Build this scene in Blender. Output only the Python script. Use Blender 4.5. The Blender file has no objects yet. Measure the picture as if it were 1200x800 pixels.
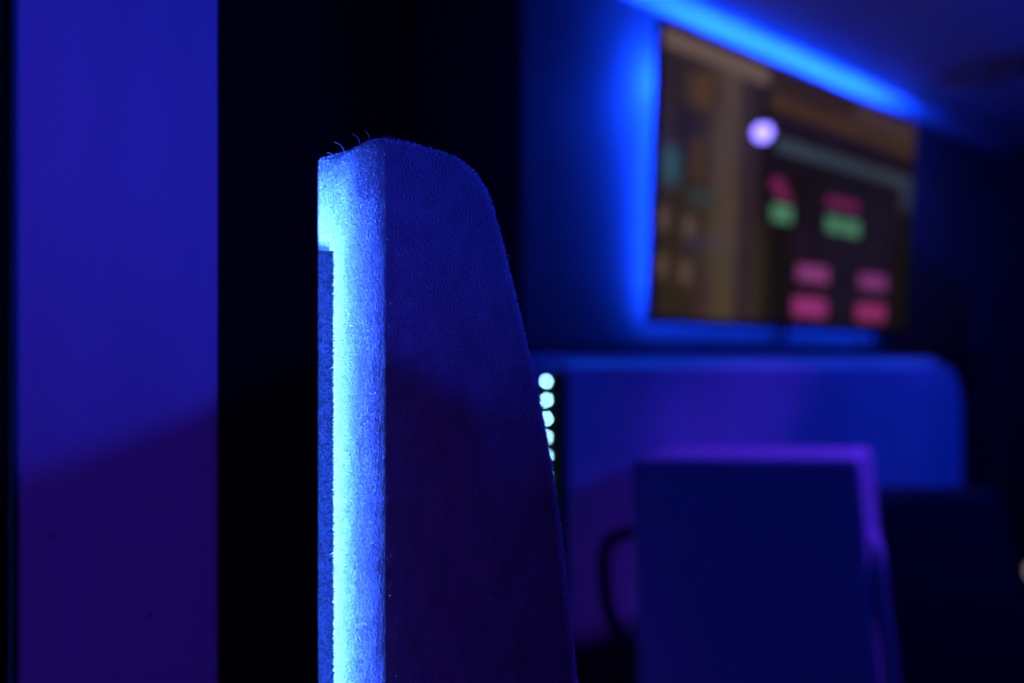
import bpy, bmesh, math, random
import numpy as np
from mathutils import Vector, Matrix
random.seed(7); rng = np.random.default_rng(7)
SC = bpy.context.scene
COL = SC.collection

# ------------------------------------------------------------------ camera
cam = bpy.data.cameras.new('camera'); cam_o = bpy.data.objects.new('camera', cam); COL.objects.link(cam_o)
cam_o.location = (0, 0, 1.2); cam_o.rotation_euler = (math.pi / 2, 0, 0)
cam.sensor_width = 36; cam.lens = 25.5; cam.shift_y = 0.02; cam.clip_start = 0.02
cam.dof.use_dof = True; cam.dof.focus_distance = 0.458; cam.dof.aperture_fstop = 1.75
SC.camera = cam_o

# ------------------------------------------------------------------ world, exposure
w = bpy.data.worlds.new('world'); SC.world = w; w.use_nodes = True
w.node_tree.nodes['Background'].inputs[0].default_value = (0.1, 0.08, 1, 1)
w.node_tree.nodes['Background'].inputs[1].default_value = 0.0
SC.view_settings.view_transform = 'Standard'; SC.view_settings.look = 'None'
SC.view_settings.exposure = 0.0; SC.view_settings.gamma = 1.0
SC.view_settings.use_curve_mapping = False
SC.cycles.use_denoising = True
SC.cycles.max_bounces = 6

# ------------------------------------------------------------------ light levels
BLUE = (0.004, 0.045, 1.0)
CYAN = (0.028, 0.11, 1.0)
VIOLET = (0.125, 0.022, 1.0)
TV_SIDE, TV_TOP, TV_BOTTOM = 330.0, 560.0, 80.0
STRIP = 380.0
LED_DOT = (13, 30.0, 40.0)
KEY_BLUE = 70.0       # W, added blue key lamp on a stand, unseen on the right
SIDE_BLUE = 32.0       # W, added blue fill lamp on the right, unseen, brightens the bench
LEFT_BLUE = 9.0       # W, added blue fill lamp beyond the partition, unseen
VIO_LAMP = 3.3        # W, glowing lens of the violet ceiling spot
VIO_BEAM = 185.0       # W, its beam onto the armchair
VIO_FILL = 0.8        # W, added violet fill lamp behind the camera
VIO_PANEL = 140.0      # W, beam of that added lamp onto the partition


def point(name, loc, col, power, r, parent=None):
    l = bpy.data.lights.new(name, 'POINT'); l.color = col; l.energy = power; l.shadow_soft_size = r
    o = bpy.data.objects.new(name, l); COL.objects.link(o); o.location = loc
    if parent: o.parent = parent
    return o


def spot(name, loc, target, col, power, r, angle, blend, parent=None):
    l = bpy.data.lights.new(name, 'SPOT'); l.color = col; l.energy = power; l.shadow_soft_size = r
    l.spot_size = math.radians(angle); l.spot_blend = blend
    o = bpy.data.objects.new(name, l); COL.objects.link(o); o.location = loc
    base = Vector(parent.location) if parent else Vector()
    o.rotation_mode = 'QUATERNION'; o.rotation_quaternion = (Vector(target) - Vector(loc) - base).to_track_quat('-Z', 'Y')
    if parent: o.parent = parent
    return o


# ------------------------------------------------------------------ materials
def mat(name, col, rough=0.6, spec=0.3, metal=0.0, sheen=0.0, bump=None, emit=None, estr=0.0, var=None, coat=0.0):
    m = bpy.data.materials.new(name); m.use_nodes = True
    nt = m.node_tree; b = nt.nodes['Principled BSDF']
    b.inputs['Base Color'].default_value = (*col, 1); b.inputs['Roughness'].default_value = rough
    b.inputs['Specular IOR Level'].default_value = spec; b.inputs['Metallic'].default_value = metal
    b.inputs['Sheen Weight'].default_value = sheen; b.inputs['Sheen Roughness'].default_value = 0.35
    b.inputs['Coat Weight'].default_value = coat
    tc = nt.nodes.new('ShaderNodeTexCoord')
    def noise(scale, stretch, det=4):
        mp = nt.nodes.new('ShaderNodeMapping'); mp.inputs['Scale'].default_value = stretch
        n = nt.nodes.new('ShaderNodeTexNoise'); n.inputs['Scale'].default_value = scale; n.inputs['Detail'].default_value = det
        nt.links.new(tc.outputs['Object'], mp.inputs[0]); nt.links.new(mp.outputs[0], n.inputs['Vector'])
        return n.outputs['Fac']
    if bump:
        sc, st, strength, dist = bump
        bn = nt.nodes.new('ShaderNodeBump'); bn.inputs['Strength'].default_value = strength; bn.inputs['Distance'].default_value = dist
        nt.links.new(noise(sc, st), bn.inputs['Height']); nt.links.new(bn.outputs[0], b.inputs['Normal'])
    if var:
        sc, st, lo, hi = var
        mr = nt.nodes.new('ShaderNodeMapRange'); mr.inputs[1].default_value = 0.3; mr.inputs[2].default_value = 0.7
        mr.inputs[3].default_value = lo; mr.inputs[4].default_value = hi
        nt.links.new(noise(sc, st), mr.inputs[0])
        mx = nt.nodes.new('ShaderNodeVectorMath'); mx.operation = 'SCALE'; mx.inputs[0].default_value = col
        nt.links.new(mr.outputs[0], mx.inputs['Scale']); nt.links.new(mx.outputs[0], b.inputs['Base Color'])
    if emit:
        b.inputs['Emission Color'].default_value = (*emit, 1); b.inputs['Emission Strength'].default_value = estr
    return m

U1 = (1, 1, 1)
M = dict(
    wall=mat('wall_paint', (0.095, 0.095, 0.10), 0.75, bump=(60, U1, 0.15, 0.002), var=(6, U1, 0.93, 1.05)),
    ceiling=mat('ceiling_paint', (0.68, 0.68, 0.7), 0.6, bump=(40, U1, 0.1, 0.002)),
    black=mat('black_paint', (0.004, 0.004, 0.005), 0.55, bump=(90, U1, 0.1, 0.001)),
    blackwall=mat('black_wall_paint', (0.03, 0.03, 0.034), 0.7, bump=(90, U1, 0.1, 0.001)),
    matte=mat('matte_black_paint', (0.006, 0.006, 0.007), 0.95, 0.05, bump=(90, U1, 0.1, 0.001)),
    dado=mat('dark_dado_panel', (0.05, 0.05, 0.055), 0.7, bump=(90, U1, 0.1, 0.001)),
    carpet=mat('dark_carpet', (0.04, 0.04, 0.045), 0.95, bump=(400, U1, 0.8, 0.004), var=(90, U1, 0.6, 1.3)),
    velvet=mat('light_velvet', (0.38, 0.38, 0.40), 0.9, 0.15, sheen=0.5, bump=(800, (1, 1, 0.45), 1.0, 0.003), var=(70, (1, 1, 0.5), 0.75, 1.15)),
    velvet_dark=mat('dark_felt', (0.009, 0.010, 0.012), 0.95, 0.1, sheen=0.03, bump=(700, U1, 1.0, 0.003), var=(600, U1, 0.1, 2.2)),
    fibre=mat('velvet_fibre', (0.9, 0.9, 0.92), 0.6, 0.4),
    fabric=mat('light_upholstery', (0.68, 0.68, 0.7), 0.85, sheen=0.3, bump=(300, U1, 0.3, 0.001), var=(4, U1, 0.85, 1.1)),
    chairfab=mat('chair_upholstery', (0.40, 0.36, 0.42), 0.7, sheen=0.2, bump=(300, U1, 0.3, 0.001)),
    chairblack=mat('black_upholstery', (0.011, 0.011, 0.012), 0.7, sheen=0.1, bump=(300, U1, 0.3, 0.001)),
    tube=mat('dark_tube', (0.02, 0.02, 0.025), 0.35, 0.5),
    plastic=mat('black_plastic', (0.012, 0.012, 0.013), 0.35, 0.4, bump=(500, U1, 0.05, 0.0004)),
    led_blue=mat('blue_led_light', (0.1, 0.1, 0.1), emit=BLUE, estr=1.0),
    tape=mat('white_led_tape', (0.7, 0.7, 0.7), 0.5, bump=(500, U1, 0.05, 0.0004)),
)
for k, v in (('led_side', TV_SIDE), ('led_top', TV_TOP), ('led_bottom', TV_BOTTOM)):
    M[k] = mat(k + '_glow', (0.1, 0.1, 0.1), emit=BLUE, estr=v)
M['led_rim'] = mat('led_rim_glow', (0.1, 0.1, 0.1), emit=(0.0, 0.09, 1.0), estr=3.0)  # for the added glow along the bench rim
M['led_near'] = mat('led_near_glow', (0.1, 0.1, 0.1), emit=CYAN, estr=STRIP)
M['led_dot'] = mat('led_dot_glow', (0.3, 0.3, 0.3), emit=LED_DOT, estr=1.0)
M['amber'] = mat('pale_lamp_glow', (0.3, 0.28, 0.25), 0.3, emit=(0.2, 0.165, 0.145), estr=1.0)


# ------------------------------------------------------------------ helpers
def link(name, me, m=None, parent=None, smooth=False):
    o = bpy.data.objects.new(name, me); COL.objects.link(o)
    if m: me.materials.append(m)
    if parent: o.parent = parent
    if smooth:
        for p in me.polygons: p.use_smooth = True
        md = o.modifiers.new('wn', 'WEIGHTED_NORMAL'); md.keep_sharp = True
    return o

def from_bm(name, bm, m, parent=None, bevel=0.0, seg=3, smooth=True):
    bmesh.ops.recalc_face_normals(bm, faces=bm.faces)
    me = bpy.data.meshes.new(name); bm.to_mesh(me); bm.free()
    o = bpy.data.objects.new(name, me); COL.objects.link(o); me.materials.append(m)
    if parent: o.parent = parent
    if smooth:
        for p in me.polygons: p.use_smooth = True
    if bevel:
        b = o.modifiers.new('bevel', 'BEVEL'); b.width = bevel; b.segments = seg; b.limit_method = 'ANGLE'; b.angle_limit = math.radians(35)
    if smooth:
        md = o.modifiers.new('wn', 'WEIGHTED_NORMAL')
    return o

def bm_prism(bm, foot, z0, z1, top=None):
    """footprint polygon extruded from z0 to z1; top: other footprint at z1"""
    top = top or foot
    a = [bm.verts.new((x, y, z0)) for x, y in foot]; b = [bm.verts.new((x, y, z1)) for x, y in top]
    n = len(foot); bm.faces.new(a[::-1]); bm.faces.new(b)
    for i in range(n): bm.faces.new((a[i], a[(i + 1) % n], b[(i + 1) % n], b[i]))

def prism(name, foot, z0, z1, m, parent=None, bevel=0.0, top=None, seg=3):
    bm = bmesh.new(); bm_prism(bm, foot, z0, z1, top); return from_bm(name, bm, m, parent, bevel, seg)

def bm_box(bm, x0, x1, y0, y1, z0, z1): bm_prism(bm, [(x0, y0), (x1, y0), (x1, y1), (x0, y1)], z0, z1)

def box(name, x0, x1, y0, y1, z0, z1, m, parent=None, bevel=0.0, seg=3):
    return prism(name, [(x0, y0), (x1, y0), (x1, y1), (x0, y1)], z0, z1, m, parent, bevel, None, seg)

def slab_xz(name, outline, y0, y1, m, parent=None, bevel=0.0, seg=4):
    """outline in x,z extruded along y"""
    bm = bmesh.new()
    a = [bm.verts.new((x, y0, z)) for x, z in outline]; b = [bm.verts.new((x, y1, z)) for x, z in outline]
    n = len(outline); bm.faces.new(a); bm.faces.new(b[::-1])
    for i in range(n): bm.faces.new((a[i], b[i], b[(i + 1) % n], a[(i + 1) % n]))
    return from_bm(name, bm, m, parent, bevel, seg)

def spline(pts, n=8):
    P = [Vector(p) for p in pts]; P = [2 * P[0] - P[1]] + P + [2 * P[-1] - P[-2]]; out = []
    for i in range(1, len(P) - 2):
        for k in range(n):
            t = k / n; a, b, c, d = P[i - 1:i + 3]
            out.append(0.5 * ((2 * b) + (c - a) * t + (2 * a - 5 * b + 4 * c - d) * t * t + (3 * b - a - 3 * c + d) * t ** 3))
    out.append(P[-2]); return out

def tube(name, pts, r, m, parent=None, n=8, sides=14, smooth_path=True):
    path = spline(pts, n) if smooth_path else [Vector(p) for p in pts]
    bm = bmesh.new(); rings = []; up = Vector((0.13, 0.2, 1)).normalized()
    for i, p in enumerate(path):
        t = (path[min(i + 1, len(path) - 1)] - path[max(i - 1, 0)]).normalized()
        u = up.cross(t)
        if u.length < 0.05: u = Vector((1, 0, 0)).cross(t)
        u.normalize(); v = t.cross(u); up = v
        rings.append([bm.verts.new(p + r * (math.cos(2 * math.pi * k / sides) * u + math.sin(2 * math.pi * k / sides) * v)) for k in range(sides)])
        up = v.copy() if v.length else up
    for a, b in zip(rings, rings[1:]):
        for k in range(sides): bm.faces.new((a[k], a[(k + 1) % sides], b[(k + 1) % sides], b[k]))
    bm.faces.new(rings[0][::-1]); bm.faces.new(rings[-1])
    return from_bm(name, bm, m, parent)

def empty(name, loc=(0, 0, 0), rz=0.0):
    o = bpy.data.objects.new(name, None); COL.objects.link(o); o.location = loc; o.rotation_euler = (0, 0, rz)
    o.empty_display_size = 0.1; return o

def tag(o, label, cat, group=None):
    o['label'] = label; o['category'] = cat
    if group: o['group'] = group
    return o

def struct(o): o['kind'] = 'structure'; return o


# ------------------------------------------------------------------ room frame: D along the screen wall, N out of it
D = Vector((0.802, 0.597, 0)).normalized(); N = Vector((0.597, -0.802, 0)).normalized()
W0 = Vector((0.0285, 1.815, 0))            # on the wall: where the painted wall starts
RZ = math.atan2(D.y, D.x)
# in the wall frame: x runs along the wall, -y runs into the room
CEIL = 2.222
S0, S1, DEEP = -1.9, 2.91, 3.4
def wallbox(name, x0, x1, y0, y1, z0, z1, m, bevel=0.0):
    o = box(name, x0, x1, y0, y1, z0, z1, m, None, bevel); o.location = W0; o.rotation_euler = (0, 0, RZ); return struct(o)

wallbox('floor', S0 - .1, S1 + .1, -DEEP - .1, .1, -0.1, 0.0, M['carpet'])
wallbox('ceiling', S0 - .1, S1 + .1, -DEEP - .1, .1, CEIL, CEIL + 0.1, M['ceiling'])
wallbox('wall_back', 0.0, S1, 0.0, 0.1, 0, CEIL, M['wall'])
wallbox('wall_back_left', S0, -0.84, 0.0, 0.1, 0, CEIL, M['blackwall'])
wallbox('wall_right', S1, S1 + .1, -DEEP, 0.1, 0, CEIL, M['blackwall'])
wallbox('wall_left', S0 - .1, S0, -DEEP, 0.1, 0, CEIL, M['blackwall'])
wallbox('wall_front', S0 - .1, S1 + .1, -DEEP - .1, -DEEP, 0, CEIL, M['blackwall'])
# black double door beside the painted wall
dr = empty('door_1', W0, RZ); struct(dr)
box('door_leaf', -0.84, -0.30, 0.02, 0.07, 0.0, CEIL, M['matte'], dr, 0.003)
box('door_leaf', -0.30, 0.0, 0.0, 0.07, 0.0, CEIL, M['matte'], dr, 0.003)
tube('door_handle', [(-0.335, 0.02, 1.02), (-0.335, -0.03, 1.02), (-0.39, -0.035, 1.02), (-0.45, -0.035, 1.02)], 0.009, M['tube'], dr)
wallbox('trim_1', 0.0, S1, -0.014, 0.0, 0.09, 1.262, M['dado'], 0.003)
wallbox('baseboard_back', 0.0, S1, -0.012, 0.0, 0, 0.09, M['black'], 0.003)

# ------------------------------------------------------------------ partition in the near left
PD = Vector((0.891, 0.455, 0)).normalized(); PRZ = math.atan2(PD.y, PD.x)
part = empty('partition_panel', (-0.2352, 0.34, 0), PRZ)
tag(part, 'white painted partition board between black uprights, at the left edge', 'partition')
M['board'] = mat('white_board_paint', (0.46, 0.45, 0.48), 0.55, 0.3, bump=(55, (1, 1, 0.16), 0.35, 0.0012), var=(30, (1, 1, .2), 0.92, 1.04))
box('board', 0.0, 0.0925, 0.0, 0.020, 0, CEIL, M['board'], part, 0.0035, 4)
box('upright', 0.0905, 0.1428, -0.001, 0.029, 0, CEIL, M['matte'], part, 0.0012)
box('upright', -0.055, -0.003, -0.012, 0.029, 0, CEIL, M['matte'], part, 0.0012)
# nail heads / specks in the paint
for px, pz in ((0.0165, 1.1165), (0.0585, 1.072)):
    bm = bmesh.new(); bmesh.ops.create_uvsphere(bm, u_segments=12, v_segments=8, radius=0.0011)
    o = from_bm('screw_head', bm, M['blackwall'], part); o.location = (px, -0.0001, pz); o.scale = (1, 0.3, 0.8)

# led strip on the rear corner of the partition, lighting the near chair
strip = empty('led_strip', (-0.1255, 0.4375, 0), PRZ)
tag(strip, 'bright blue LED strip behind the black partition upright, facing the near chair', 'light strip')
box('tape', -0.006, 0.006, 0.0, 0.0018, 0.55, 1.345, M['tape'], strip)
box('light_line', -0.0045, 0.0045, 0.0018, 0.0042, 0.56, 1.305, M['led_near'], strip)

# ------------------------------------------------------------------ velvet chair
PROF = [(0.0, 1.3398), (0.013, 1.339), (0.029, 1.3363), (0.0452, 1.3319), (0.055, 1.327), (0.0627, 1.3193), (0.0699, 1.3071), (0.0754, 1.2899), (0.081, 1.2709), (0.0872, 1.2463), (0.094, 1.2188), (0.1008, 1.1911), (0.1066, 1.1633), (0.1123, 1.1326), (0.1169, 1.1018), (0.1222, 1.0568), (0.1262, 1.0229), (0.1297, 0.989), (0.140, 0.88), (0.150, 0.76), (0.157, 0.62), (0.160, 0.45)]
WID = 0.44

def prof_dense():
    P = spline([(x - (0.0013 if z < 1.28 else 0.0006 if z < 1.33 else 0), 0, z) for x, z in PROF], 6)
    return [(p.x, p.z) for p in P]

def velvet_backrest(parent):
    prof = prof_dense()
    zt = 1.3398
    zs = [0.45 + (1.2 - 0.45) * i / 20 for i in range(20)] + [1.2 + (zt - 1.2) * i / 60 for i in range(60)]
    def xf(y, z=0.0):
        e = min(y, WID - y)
        side = -0.028 * math.sin(math.pi / 2 * min(1.0, max(0.0, e / 0.034))) ** 0.9
        s = min(1.0, max(0.0, (z - 1.272) / 0.022)); s = s * s * (3 - 2 * s)     # the top rail bulges over the cushion
        q = min(1.0, max(0.0, (e - 0.022) / 0.030))
        return side - 0.027 * s * math.sin(math.pi / 2 * q) ** 1.2
    ys = [0.0, 0.0012, 0.0025, 0.004] + [0.004 + 0.030 * (i + 1) / 12 for i in range(12)]
    ys = ys + [0.037, 0.041, 0.045, 0.049, 0.054] + [0.06 + (WID - 0.12) * i / 10 for i in range(0, 11)] + [WID - q for q in (0.054, 0.049, 0.045, 0.041, 0.037)] + [WID - y for y in ys[::-1]]
    rings = []
    for y in ys:
        e = min(y, WID - y); r = 0.004
        ins = r * (1 - math.sqrt(max(0, 1 - ((r - min(e, r)) / r) ** 2))) if e < r else 0.0
        f = xf(y, 1.4); topdrop = 0.0
        rr = min(0.014, 0.004 + e * 0.5)             # rounding of the upper front edge
        ring = []
        zy = zt - 0.010 * min(1, e / 0.05) ** 2
        for z in zs:
            z = z * zy / zt if z > 1.0 else z
            x = xf(y, z) + ins
            dz = z - (zy - rr)
            if dz > 0: x += rr - math.sqrt(max(0, rr * rr - dz * dz))
            ring.append((x, y, z))
        for i, (x, z) in enumerate(prof):
            k = max(0.0, 1 - x / 0.06)
            xx = x + (f + (rr if x < 0.001 else rr * max(0, 1 - x / 0.012))) * k
            ring.append((xx - (ins if x > 0.03 else 0), y, z - ins - (0.010 * min(1, e / 0.05) ** 2 * k)))
        rings.append(ring)
    bm = bmesh.new(); V = [[bm.verts.new(p) for p in r] for r in rings]
    n = len(V[0])
    for a, b in zip(V, V[1:]):
        for k in range(n): bm.faces.new((a[k], a[(k + 1) % n], b[(k + 1) % n], b[k]))
    bm.faces.new(V[0][::-1]); bm.faces.new(V[-1])
    return from_bm('backrest', bm, M['velvet'], parent)

def fibres(me, parent, count, length, zmin, ymax, name='velvet_pile', width=0.00022, m='fibre'):
    """short velvet hairs standing on the surface of a mesh"""
    me.calc_loop_triangles()
    nt = len(me.loop_triangles); tv = np.empty(nt * 3, dtype=np.int32); me.loop_triangles.foreach_get('vertices', tv); tv = tv.reshape(-1, 3)
    co = np.empty(len(me.vertices) * 3, dtype=np.float32); me.vertices.foreach_get('co', co); co = co.reshape(-1, 3)
    A, B, C = co[tv[:, 0]], co[tv[:, 1]], co[tv[:, 2]]
    nr = np.cross(B - A, C - A); ar = np.linalg.norm(nr, axis=1) + 1e-12; nr = nr / ar[:, None]
    cen = (A + B + C) / 3; ok = (cen[:, 2] > zmin) & (cen[:, 1] < ymax)
    flat = np.abs(nr[:, 1]) > 0.97
    p = ar * ok * np.where(flat, 0.10, 1.0); p = p / p.sum()
    idx = rng.choice(nt, count, p=p)
    u = rng.random((count, 1)); v = rng.random((count, 1)); f = (u + v) > 1; u = np.where(f, 1 - u, u); v = np.where(f, 1 - v, v)
    P = A[idx] + u * (B[idx] - A[idx]) + v * (C[idx] - A[idx])
    keep = (P[:, 2] > zmin) & (P[:, 1] < ymax); P = P[keep]; nn = nr[idx][keep]; count = len(P)
    d = nn + rng.normal(0, 0.38, (count, 3)) + np.array([0, 0, -0.25]); d /= np.linalg.norm(d, axis=1)[:, None]
    L = (length * (0.45 + 0.75 * rng.random((count, 1)))); long = rng.random((count, 1)) < 0.004; L = np.where(long, L * 2.6, L)
    s = np.cross(d, rng.normal(0, 1, (count, 3))); s /= np.linalg.norm(s, axis=1)[:, None]
    bend = rng.normal(0, 0.35, (count, 3))
    a = P - s * width; b = P + s * width; mid = P + d * L * 0.55; tip = P + d * L + bend * L * 0.35
    c1 = mid - s * width * 0.8; c2 = mid + s * width * 0.8
    verts = np.concatenate([a, b, c2, c1, tip]).astype(np.float32)
    i = np.arange(count, dtype=np.int32)
    quads = np.stack([i, i + count, i + 2 * count, i + 3 * count], 1); tris = np.stack([i + 3 * count, i + 2 * count, i + 4 * count], 1)
    out = bpy.data.meshes.new(name)
    out.from_pydata(verts.tolist(), [], quads.tolist() + tris.tolist())
    o = bpy.data.objects.new(name, out); COL.objects.link(o); out.materials.append(M[m]); o.parent = parent
    o['kind'] = 'stuff'
    return o

def velvet_chair(loc, rz, label, cat='chair', pile=True):
    t = tag(empty('velvet_chair', loc, rz), label, cat)
    back = velvet_backrest(t)
    # inner cushion standing in the padded frame
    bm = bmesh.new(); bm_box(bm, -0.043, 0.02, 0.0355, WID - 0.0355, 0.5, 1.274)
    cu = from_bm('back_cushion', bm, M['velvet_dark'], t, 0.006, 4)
    box('seat', -0.47, 0.06, 0.03, WID - 0.03, 0.36, 0.50, M['velvet'], t, 0.03, 5)
    for (x, y) in ((-0.43, 0.07), (-0.43, WID - 0.07), (0.10, 0.05), (0.10, WID - 0.05)):
        bm = bmesh.new(); bm_prism(bm, [(x - .012, y - .012), (x + .012, y - .012), (x + .012, y + .012), (x - .012, y + .012)], 0, 0.47 if x > 0 else 0.37,
                 [(x - .02, y - .02), (x + .02, y - .02), (x + .02, y + .02), (x - .02, y + .02)])
        from_bm('leg', bm, M['tube'], t, 0.003)
    if pile:
        fibres(back.data, back, 75000, 0.0017, 0.95, 0.085)
        # a few loose long fibres at the upper edge
        for k, (x, y, z, dx, dz) in enumerate(((-0.022, 0.02, 1.334, -.006, .006), (-0.012, 0.012, 1.338, -.005, .0055), (-0.006, 0.006, 1.338, -.003, .006), (0.004, 0.004, 1.338, .003, .003), (0.018, 0.002, 1.336, -.002, .003), (-0.028, 0.03, 1.333, -.005, .003))):
            tube('loose_fibre', [(x, y, z), (x + dx * .3, y - .001, z + dz * .7), (x + dx, y - .002, z + dz)], 0.00009, M['fibre'], back, 4, 5)
    return t, back

CH = velvet_chair((-0.082, 0.45, 0), math.radians(12), 'light velvet high-back chair seen edge-on, lit cyan, beside the black upright')

# ------------------------------------------------------------------ television on the wall
TVB = Vector((0.393, 2.0, 1.315))
tilt = math.atan(0.04 / 0.82)
tv = empty('television', TVB + D * 0.744)
ex = D; ez = (N * math.sin(tilt) + Vector((0, 0, 1)) * math.cos(tilt)); ey = ez.cross(ex)
tv.matrix_world = Matrix(((ex.x, ey.x, ez.x, 0), (ex.y, ey.y, ez.y, 0), (ex.z, ey.z, ez.z, 0), (0, 0, 0, 1)))
tv.location = TVB + D * 0.717 
tv.rotation_mode = 'XYZ'
tag(tv, 'large flat television on the wall under the ceiling, glowing blue behind', 'television')
TW, TH = 0.735, 0.82
bm = bmesh.new(); bm_box(bm, -TW, TW, 0.0, 0.018, -0.008, TH - 0.002); bm_box(bm, -TW + .16, TW - .16, 0.016, 0.034, 0.1, TH - 0.16)
from_bm('housing', bm, M['plastic'], tv, 0.003)
# bezel
bm = bmesh.new(); bz = 0.011
bm_box(bm, -TW, TW, -0.004, 0.0, -0.008, bz); bm_box(bm, -TW, TW, -0.004, 0.0, TH - 0.002 - bz, TH - 0.002)
bm_box(bm, -TW, -TW + bz, -0.004, 0.0, bz, TH - bz - .002); bm_box(bm, TW - bz, TW, -0.004, 0.0, bz, TH - bz - .002)
from_bm('bezel', bm, M['plastic'], tv)

def screen_material():
    m = bpy.data.materials.new('screen_picture'); m.use_nodes = True; nt = m.node_tree; b = nt.nodes['Principled BSDF']
    b.inputs['Base Color'].default_value = (0.004, 0.004, 0.004, 1); b.inputs['Roughness'].default_value = 0.04
    tc = nt.nodes.new('ShaderNodeTexCoord'); sp = nt.nodes.new('ShaderNodeSeparateXYZ'); nt.links.new(tc.outputs['Object'], sp.inputs[0])
    def math_(op, a, b_, clamp=False):
        n = nt.nodes.new('ShaderNodeMath'); n.operation = op; n.use_clamp = clamp
        for i, q in enumerate((a, b_)):
            if isinstance(q, (int, float)): n.inputs[i].default_value = q
            else: nt.links.new(q, n.inputs[i])
        return n.outputs[0]
    X, Z = sp.outputs[0], sp.outputs[2]
    nz = nt.nodes.new('ShaderNodeTexNoise'); nz.inputs['Scale'].default_value = 9; nt.links.new(tc.outputs['Object'], nz.inputs['Vector'])
    cur = None
    def lin(c): return tuple((((v / 255 + .055) / 1.055) ** 2.4 if v > 10 else v / 255 / 12.92) for v in c)
    def rect(x0, x1, z0, z1, c, soft=0.006, amt=1.0, slope=0.0):
        nonlocal cur
        Zs = math_('SUBTRACT', Z, math_('MULTIPLY', X, slope)) if slope else Z
        def edge(v, lo, up): 
            t = math_('DIVIDE', math_('SUBTRACT', v, lo) if up else math_('SUBTRACT', lo, v), soft); 
            return math_('ADD', t, 0.5, True)
        k = math_('MULTIPLY', math_('MULTIPLY', edge(X, x0, True), edge(X, x1, False)), math_('MULTIPLY', edge(Zs, z0, True), edge(Zs, z1, False)))
        if amt < 1: k = math_('MULTIPLY', k, amt)
        mx = nt.nodes.new('ShaderNodeMix'); mx.data_type = 'RGBA'; nt.links.new(k, mx.inputs[0])
        if cur is None: mx.inputs[6].default_value = (*lin((20, 15, 16)), 1)
        else: nt.links.new(cur, mx.inputs[6])
        mx.inputs[7].default_value = (*lin(c), 1); cur = mx.outputs[2]
    H = 0.41          # heights below are given from the screen centre
    R = lambda x0, x1, z0, z1, c, **k: rect(x0 + .03, x1 + .03, z0 + H, z1 + H, c, **k)
    R(-0.8, -0.31, -0.45, 0.45, (44, 34, 33))                       # left pane
    R(-0.8, -0.31, -0.45, -0.12, (43, 34, 22), soft=0.25)
    R(-0.53, -0.33, -0.45, 0.36, (72, 58, 50), soft=0.06)           # lighter column
    R(-0.53, -0.33, -0.45, -0.1, (70, 57, 40), soft=0.2)
    R(-0.40, -0.31, -0.45, 0.33, (44, 33, 38), soft=0.04)
    R(-0.7, -0.6, -0.02, 0.31, (34, 26, 28), soft=0.05)
    R(-0.66, -0.5, 0.2, 0.3, (62, 46, 34), soft=0.05)
    R(-0.60, -0.55, 0.2, 0.30, (76, 54, 26), soft=0.03)             # ochre icons
    R(-0.62, -0.57, 0.0, 0.11, (70, 50, 26), soft=0.04)
    R(-0.74, -0.67, -0.03, 0.07, (46, 76, 90), soft=0.05)         # pale cyan patch
    R(-0.62, -0.5, -0.07, -0.03, (48, 58, 60), soft=0.04)
    for x, z in ((-0.73, -0.13), (-0.62, -0.14), (-0.73, -0.26), (-0.63, -0.27)):
        R(x - .022, x + .022, z - .03, z + .03, (86, 66, 58), soft=0.03)
    R(-0.57, -0.53, -0.4, -0.25, (58, 36, 40), soft=0.04)
    R(-0.8, -0.27, 0.335, 0.385, (98, 80, 72), soft=0.012)          # toolbar
    R(-0.8, -0.2, 0.39, 0.42, (30, 20, 16), soft=0.01)
    R(-0.26, 0.72, 0.33, 0.42, (44, 30, 28), soft=0.012)
    R(0.25, 0.7, 0.335, 0.385, (66, 50, 48), soft=0.03)
    R(-0.26, 0.72, 0.265, 0.325, (62, 42, 26), soft=0.02)           # ochre band
    R(-0.26, 0.72, 0.20, 0.262, (26, 17, 24), soft=0.02)
    R(-0.22, 0.69, 0.145, 0.188, (52, 62, 74), soft=0.01)           # grey bar
    R(0.60, 0.69, 0.06, 0.188, (44, 48, 62), soft=0.03)
    R(0.05, 0.55, -0.40, 0.12, (24, 18, 30), soft=0.15)
    R(0.60, 0.76, -0.45, 0.02, (20, 16, 8), soft=0.03)
    R(-0.235, -0.16, 0.02, 0.058, (110, 31, 76)); R(-0.20, -0.12, -0.005, 0.02, (110, 31, 76))
    R(-0.225, -0.115, -0.075, -0.022, (70, 122, 92))
    R(0.09, 0.295, 0.010, 0.045, (102, 30, 74))
    R(0.095, 0.19, -0.075, -0.022, (70, 122, 92)); R(0.205, 0.31, -0.075, -0.022, (70, 122, 92))
    R(-0.1, 0.0, -0.17, -0.08, (30, 18, 33), soft=0.04)
    R(-0.07, 0.12, -0.255, -0.20, (126, 55, 112)); R(-0.085, 0.115, -0.373, -0.308, (138, 46, 106))
    R(0.33, 0.525, -0.255, -0.202, (117, 50, 107)); R(0.32, 0.525, -0.373, -0.31, (134, 42, 94))
    # slight unevenness of the panel
    mr = nt.nodes.new('ShaderNodeMapRange'); mr.inputs[3].default_value = 0.75; mr.inputs[4].default_value = 1.3; nt.links.new(nz.outputs['Fac'], mr.inputs[0])
    nt.links.new(cur, b.inputs['Emission Color']); nt.links.new(mr.outputs[0], b.inputs['Emission Strength'])
    return m
box('screen', -TW + bz, TW - bz, -0.0015, 0.0, bz, TH - bz - .002, screen_material(), tv)
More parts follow.
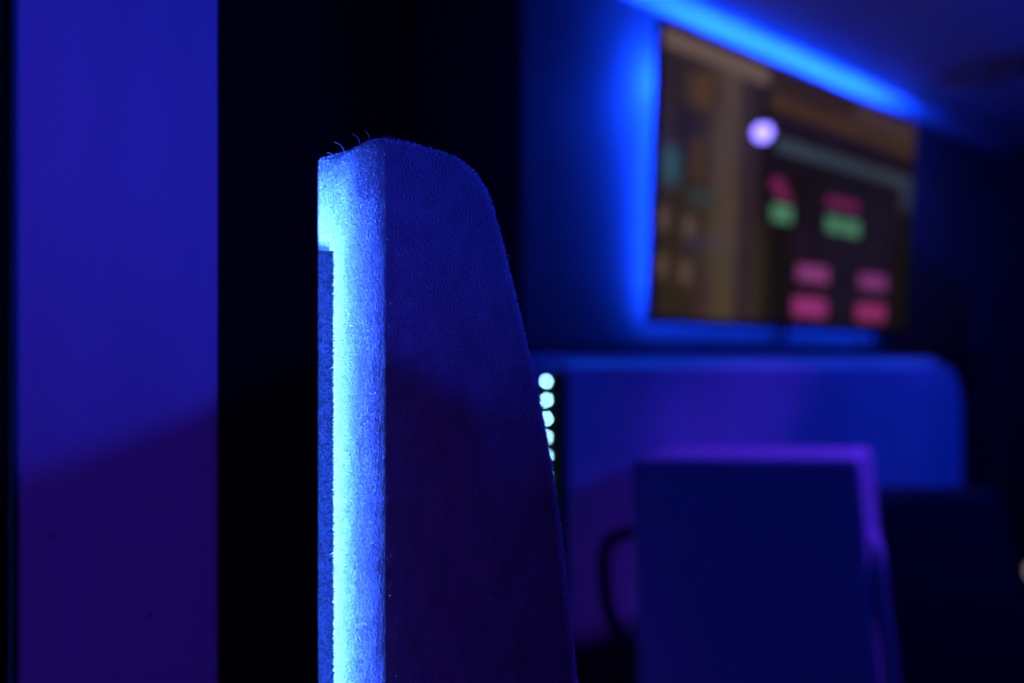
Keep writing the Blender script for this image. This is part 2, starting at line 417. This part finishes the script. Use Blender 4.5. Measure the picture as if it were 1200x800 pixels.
# led tape round the back of the housing
for nm, b_, mm in (('back_light', (-TW + .075, -TW + .087, .018, .021, .06, .76), 'led_side'),
                   ('back_light', (-TW + .05, TW - .08, .018, .024, TH - .125, TH - .105), 'led_top'),
                   ('back_light', (-TW + .02, TW - .12, .018, .021, .022, .034), 'led_bottom')):
    box(nm, *b_[:2], *b_[2:4], *b_[4:], M[mm], tv)
# wall bracket with its lower arm
bm = bmesh.new(); bm_box(bm, -.2, .2, .034, .05, .3, .5); bm_box(bm, -.06, -.03, .03, .045, -.05, .35); bm_box(bm, .03, .06, .03, .045, .1, .35)
from_bm('wall_bracket', bm, M['plastic'], tv, 0.002)

# ------------------------------------------------------------------ booth bench under the screen
bench = empty('booth_bench', (0.0855, 1.32, 0), RZ)
tag(bench, 'long light upholstered booth bench back with rounded corners below the television', 'bench')
def rounded_back(L, z0, zt, rl, rr, inset=0.0):
    pts = [(inset, z0), (L - inset, z0)]
    for k in range(0, 11):
        a = math.pi / 2 * k / 10; pts.append((L - inset - rr + rr * math.cos(a), zt - rr * 1.25 + rr * 1.25 * math.sin(a)))
    for k in range(0, 9):
        a = math.pi / 2 * k / 8; pts.append((inset + rl - rl * math.sin(a), zt - rl + rl * math.cos(a)))
    return pts
BL = 1.716
slab_xz('back_cushion', rounded_back(BL, 0.69, 1.192, 0.012, 0.13, 0.017), -0.004, 0.022, M['fabric'], bench, 0.010, 5)
slab_xz('side_gusset', rounded_back(BL, 0.66, 1.180, 0.014, 0.13, 0.0045), 0.002, 0.034, M['matte'], bench, 0.002)
slab_xz('backing_board', rounded_back(BL + 0.045, 0.0, 1.214, 0.03, 0.15), 0.036, 0.075, M['fabric'], bench, 0.012, 5).location = (-0.036, 0, 0)
box('added_rim_glow', 0.055, BL - 0.15, 0.026, 0.033, 1.181, 1.186, M['led_rim'], bench)  # added hidden glow line, brightens the top of the backing board
box('seat_base', 0.0, BL, -0.02, 0.035, 0.0, 0.40, M['black'], bench, 0.01)
box('bolster', 0.0, BL, -0.03, 0.03, 0.40, 0.70, M['chairblack'], bench, 0.025, 5)
ls = empty('led_strip', Vector((0.0855, 1.32, 0)) , RZ)
tag(ls, 'row of white-blue LED dots down the left edge of the booth bench', 'light strip')
box('tape', -0.011, 0.001, 0.034, 0.036, 0.80, 1.175, M['plastic'], ls)
for k in range(11):
    bm = bmesh.new(); bmesh.ops.create_cone(bm, cap_ends=True, segments=20, radius1=0.0030, radius2=0.0028, depth=0.0006)
    o = from_bm('led', bm, M['led_dot'], ls); o.rotation_euler = (math.pi / 2, 0, 0); o.location = (-0.0025, 0.033, 1.1640 - 0.0346 * k)

# ------------------------------------------------------------------ tub chairs with loop arms
def loop_chair(name, loc, foot, ztop, shift, m, label, arms=True, rim=None):
    """foot: footprint of the back at the top; shift: how far the lower end comes forward"""
    t = tag(empty(name, loc), label, 'chair')
    low = [(x + shift[0], y + shift[1]) for x, y in foot]
    prism('backrest', low, 0.42, ztop, m, t, 0.014, foot, 5)
    xs = [p[0] for p in low]; ys = [p[1] for p in low]
    x0, x1, y0 = low[0][0] + .01, low[1][0] - .01, min(low[0][1], low[1][1])
    box('seat', x0, x1, y0 - 0.36, y0 + 0.05, 0.36, 0.46, m, t, 0.03, 5)
    for (x, y) in ((x0 + .04, y0 - .32), (x1 - .04, y0 - .32), (x0 + .04, y0 + .06), (x1 - .04, y0 + .06)):
        tube('leg', [(x, y, 0), (x, y, 0.38)], 0.014, M['tube'], t, 2)
    return t, x0, x1, y0

tA = (0.203, 1.25, 0)
foot = [(0.0, 0.0), (0.388, -0.01), (0.505, 0.175), (0.115, 0.19)]
c1, x0, x1, y0 = loop_chair('armchair', tA, foot, 1.035, (-0.004, -0.13), M['chairfab'], 'boxy violet-lit armchair back with tube arms in front of the bench')
# left arm: black tube leaving the side of the back, bending down to a black post
tube('arm', [(0.03, 0.08, 0.889), (0.005, 0.08, 0.886), (-0.022, 0.075, 0.877), (-0.036, 0.065, 0.850), (-0.037, 0.05, 0.80), (-0.030, 0.04, 0.755), (-0.012, 0.02, 0.71), (0.0, 0.0, 0.66), (0.0, -0.02, 0.45)], 0.0115, M['tube'], c1)
box('arm_post', -0.022, 0.012, 0.0, 0.06, 0.40, 0.72, M['tube'], c1, 0.004)
tube('arm', [(0.445, 0.09, 0.900), (0.440, 0.05, 0.890), (0.425, 0.0, 0.875), (0.414, -0.03, 0.845), (0.410, -0.045, 0.80), (0.412, -0.06, 0.74), (0.414, -0.07, 0.66), (0.41, -0.09, 0.45)], 0.0125, M['chairfab'], c1)
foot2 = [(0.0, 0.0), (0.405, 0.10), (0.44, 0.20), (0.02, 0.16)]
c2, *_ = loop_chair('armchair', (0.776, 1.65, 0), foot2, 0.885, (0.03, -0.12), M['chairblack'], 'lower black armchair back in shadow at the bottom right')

# ------------------------------------------------------------------ tall black cabinet at the right edge
cab = empty('tall_cabinet', (1.56, 2.24, 0), RZ - math.pi / 2 + 0.2)
tag(cab, 'tall black cabinet with a small pale lamp at the right edge', 'cabinet')
box('body', 0.0, 0.4, 0.0, 0.35, 0.0, 1.72, M['black'], cab, 0.006)
box('cabinet_door', 0.008, 0.392, -0.018, -0.001, 0.06, 1.70, M['plastic'], cab, 0.003)
tube('handle', [(0.34, -0.02, 0.95), (0.34, -0.045, 0.97), (0.34, -0.045, 1.10), (0.34, -0.02, 1.12)], 0.006, M['tube'], cab)

kn = empty('push_light', (1.291, 1.78, 0.0)); 
tag(kn, 'small round pale lamp glowing at the right edge beside the black armchair', 'lamp')
bm = bmesh.new(); bmesh.ops.create_uvsphere(bm, u_segments=24, v_segments=16, radius=0.026)
o = from_bm('shade', bm, M['amber'], kn); o.location = (0, 0, 0.685); o.scale = (1, 1, 1.1)
tube('stem', [(0, 0, 0.02), (0, 0, 0.665)], 0.006, M['tube'], kn, 2)
bm = bmesh.new(); bmesh.ops.create_cone(bm, cap_ends=True, segments=32, radius1=0.09, radius2=0.08, depth=0.02)
o = from_bm('base', bm, M['tube'], kn, 0.003); o.location = (0, 0, 0.01)

# ------------------------------------------------------------------ lamps out of frame: one reflected in the screen, the others added
def ceiling_spot(name, loc, col, power, r, label, shade=True):
    t = tag(empty(name, loc), label, 'lamp')
    bm = bmesh.new(); bmesh.ops.create_cone(bm, cap_ends=True, segments=28, radius1=0.045, radius2=0.045, depth=0.02)
    o = from_bm('base', bm, M['plastic'], t, 0.002); o.location = (0, 0, CEIL - loc[2] - 0.011)
    tube('stem', [(0, 0, r + .004), (0, 0, CEIL - loc[2] - 0.015)], 0.006, M['plastic'], t, 2)
    point('bulb', (0, 0, 0), col, power, r, t)
    if not shade: return t
    bm = bmesh.new(); bmesh.ops.create_cone(bm, cap_ends=False, segments=40, radius1=0.12, radius2=0.012, depth=0.05)  # cone added to keep the lamp's light off the ceiling
    o = from_bm('shade', bm, M['plastic'], t); o.location = (0, 0, 0.027)
    sd = o.modifiers.new('thickness', 'SOLIDIFY'); sd.thickness = 0.002
    return t
v1 = ceiling_spot('violet_lamp', (1.741, 2.267, 2.143), (0.22, 0.17, 1.0), VIO_LAMP, 0.035, 'violet ceiling lamp reflected in the television screen')
spot('beam', (0, 0, 0), (0.55, 1.32, 0.92), VIOLET, VIO_BEAM, 0.035, 24, 0.8, v1)
v2 = ceiling_spot('violet_lamp', (-0.35, -0.9, 1.9), VIOLET, VIO_FILL, 0.05, 'violet fill lamp added behind the camera')  # unseen lamp, added for the violet tint on the partition
spot('beam', (0, 0, 0), (-0.26, 0.36, 1.13), VIOLET, VIO_PANEL, 0.05, 26, 0.9, v2)
ceiling_spot('blue_fill_lamp', (2.05, 1.1, 1.88), (0, 0.026, 1.0), SIDE_BLUE, 0.10, 'bare blue fill lamp added to the right of the bench', False)  # unseen fill, added to turn the bench and ceiling blue
ceiling_spot('blue_fill_lamp', (-0.65, 0.75, 2.08), (0, 0.022, 1.0), LEFT_BLUE, 0.05, 'blue fill lamp added behind the partition on the left')  # unseen fill, added for the lower left of the bench

KEYP = (1.3, -0.3, 1.516)
st = tag(empty('added_key_lamp', (KEYP[0], KEYP[1], 0)), 'blue key lamp on a stand, added out of frame on the right', 'lamp')  # unseen key lamp, added to light the partition and the near chair
tube('pole', [(0, 0, 0.02), (0, 0, KEYP[2] - .04)], 0.011, M['tube'], st, 2)
bm = bmesh.new(); bmesh.ops.create_cone(bm, cap_ends=True, segments=32, radius1=0.13, radius2=0.12, depth=0.02)
o = from_bm('base', bm, M['tube'], st, 0.003); o.location = (0, 0, 0.01)
spot('bulb', (0, 0, KEYP[2]), (-0.16, 0.40, 1.42), (0.008, 0.034, 1.0), KEY_BLUE, 0.012, 27, 1.0, st)
# velvet chair copy, added out of frame so its shoulder shades the partition
SHADOW_CHAIR = velvet_chair((0.516, 0.130, 0), math.radians(208.6), 'copy of the velvet chair added outside the right edge to cast a shadow', pile=False)
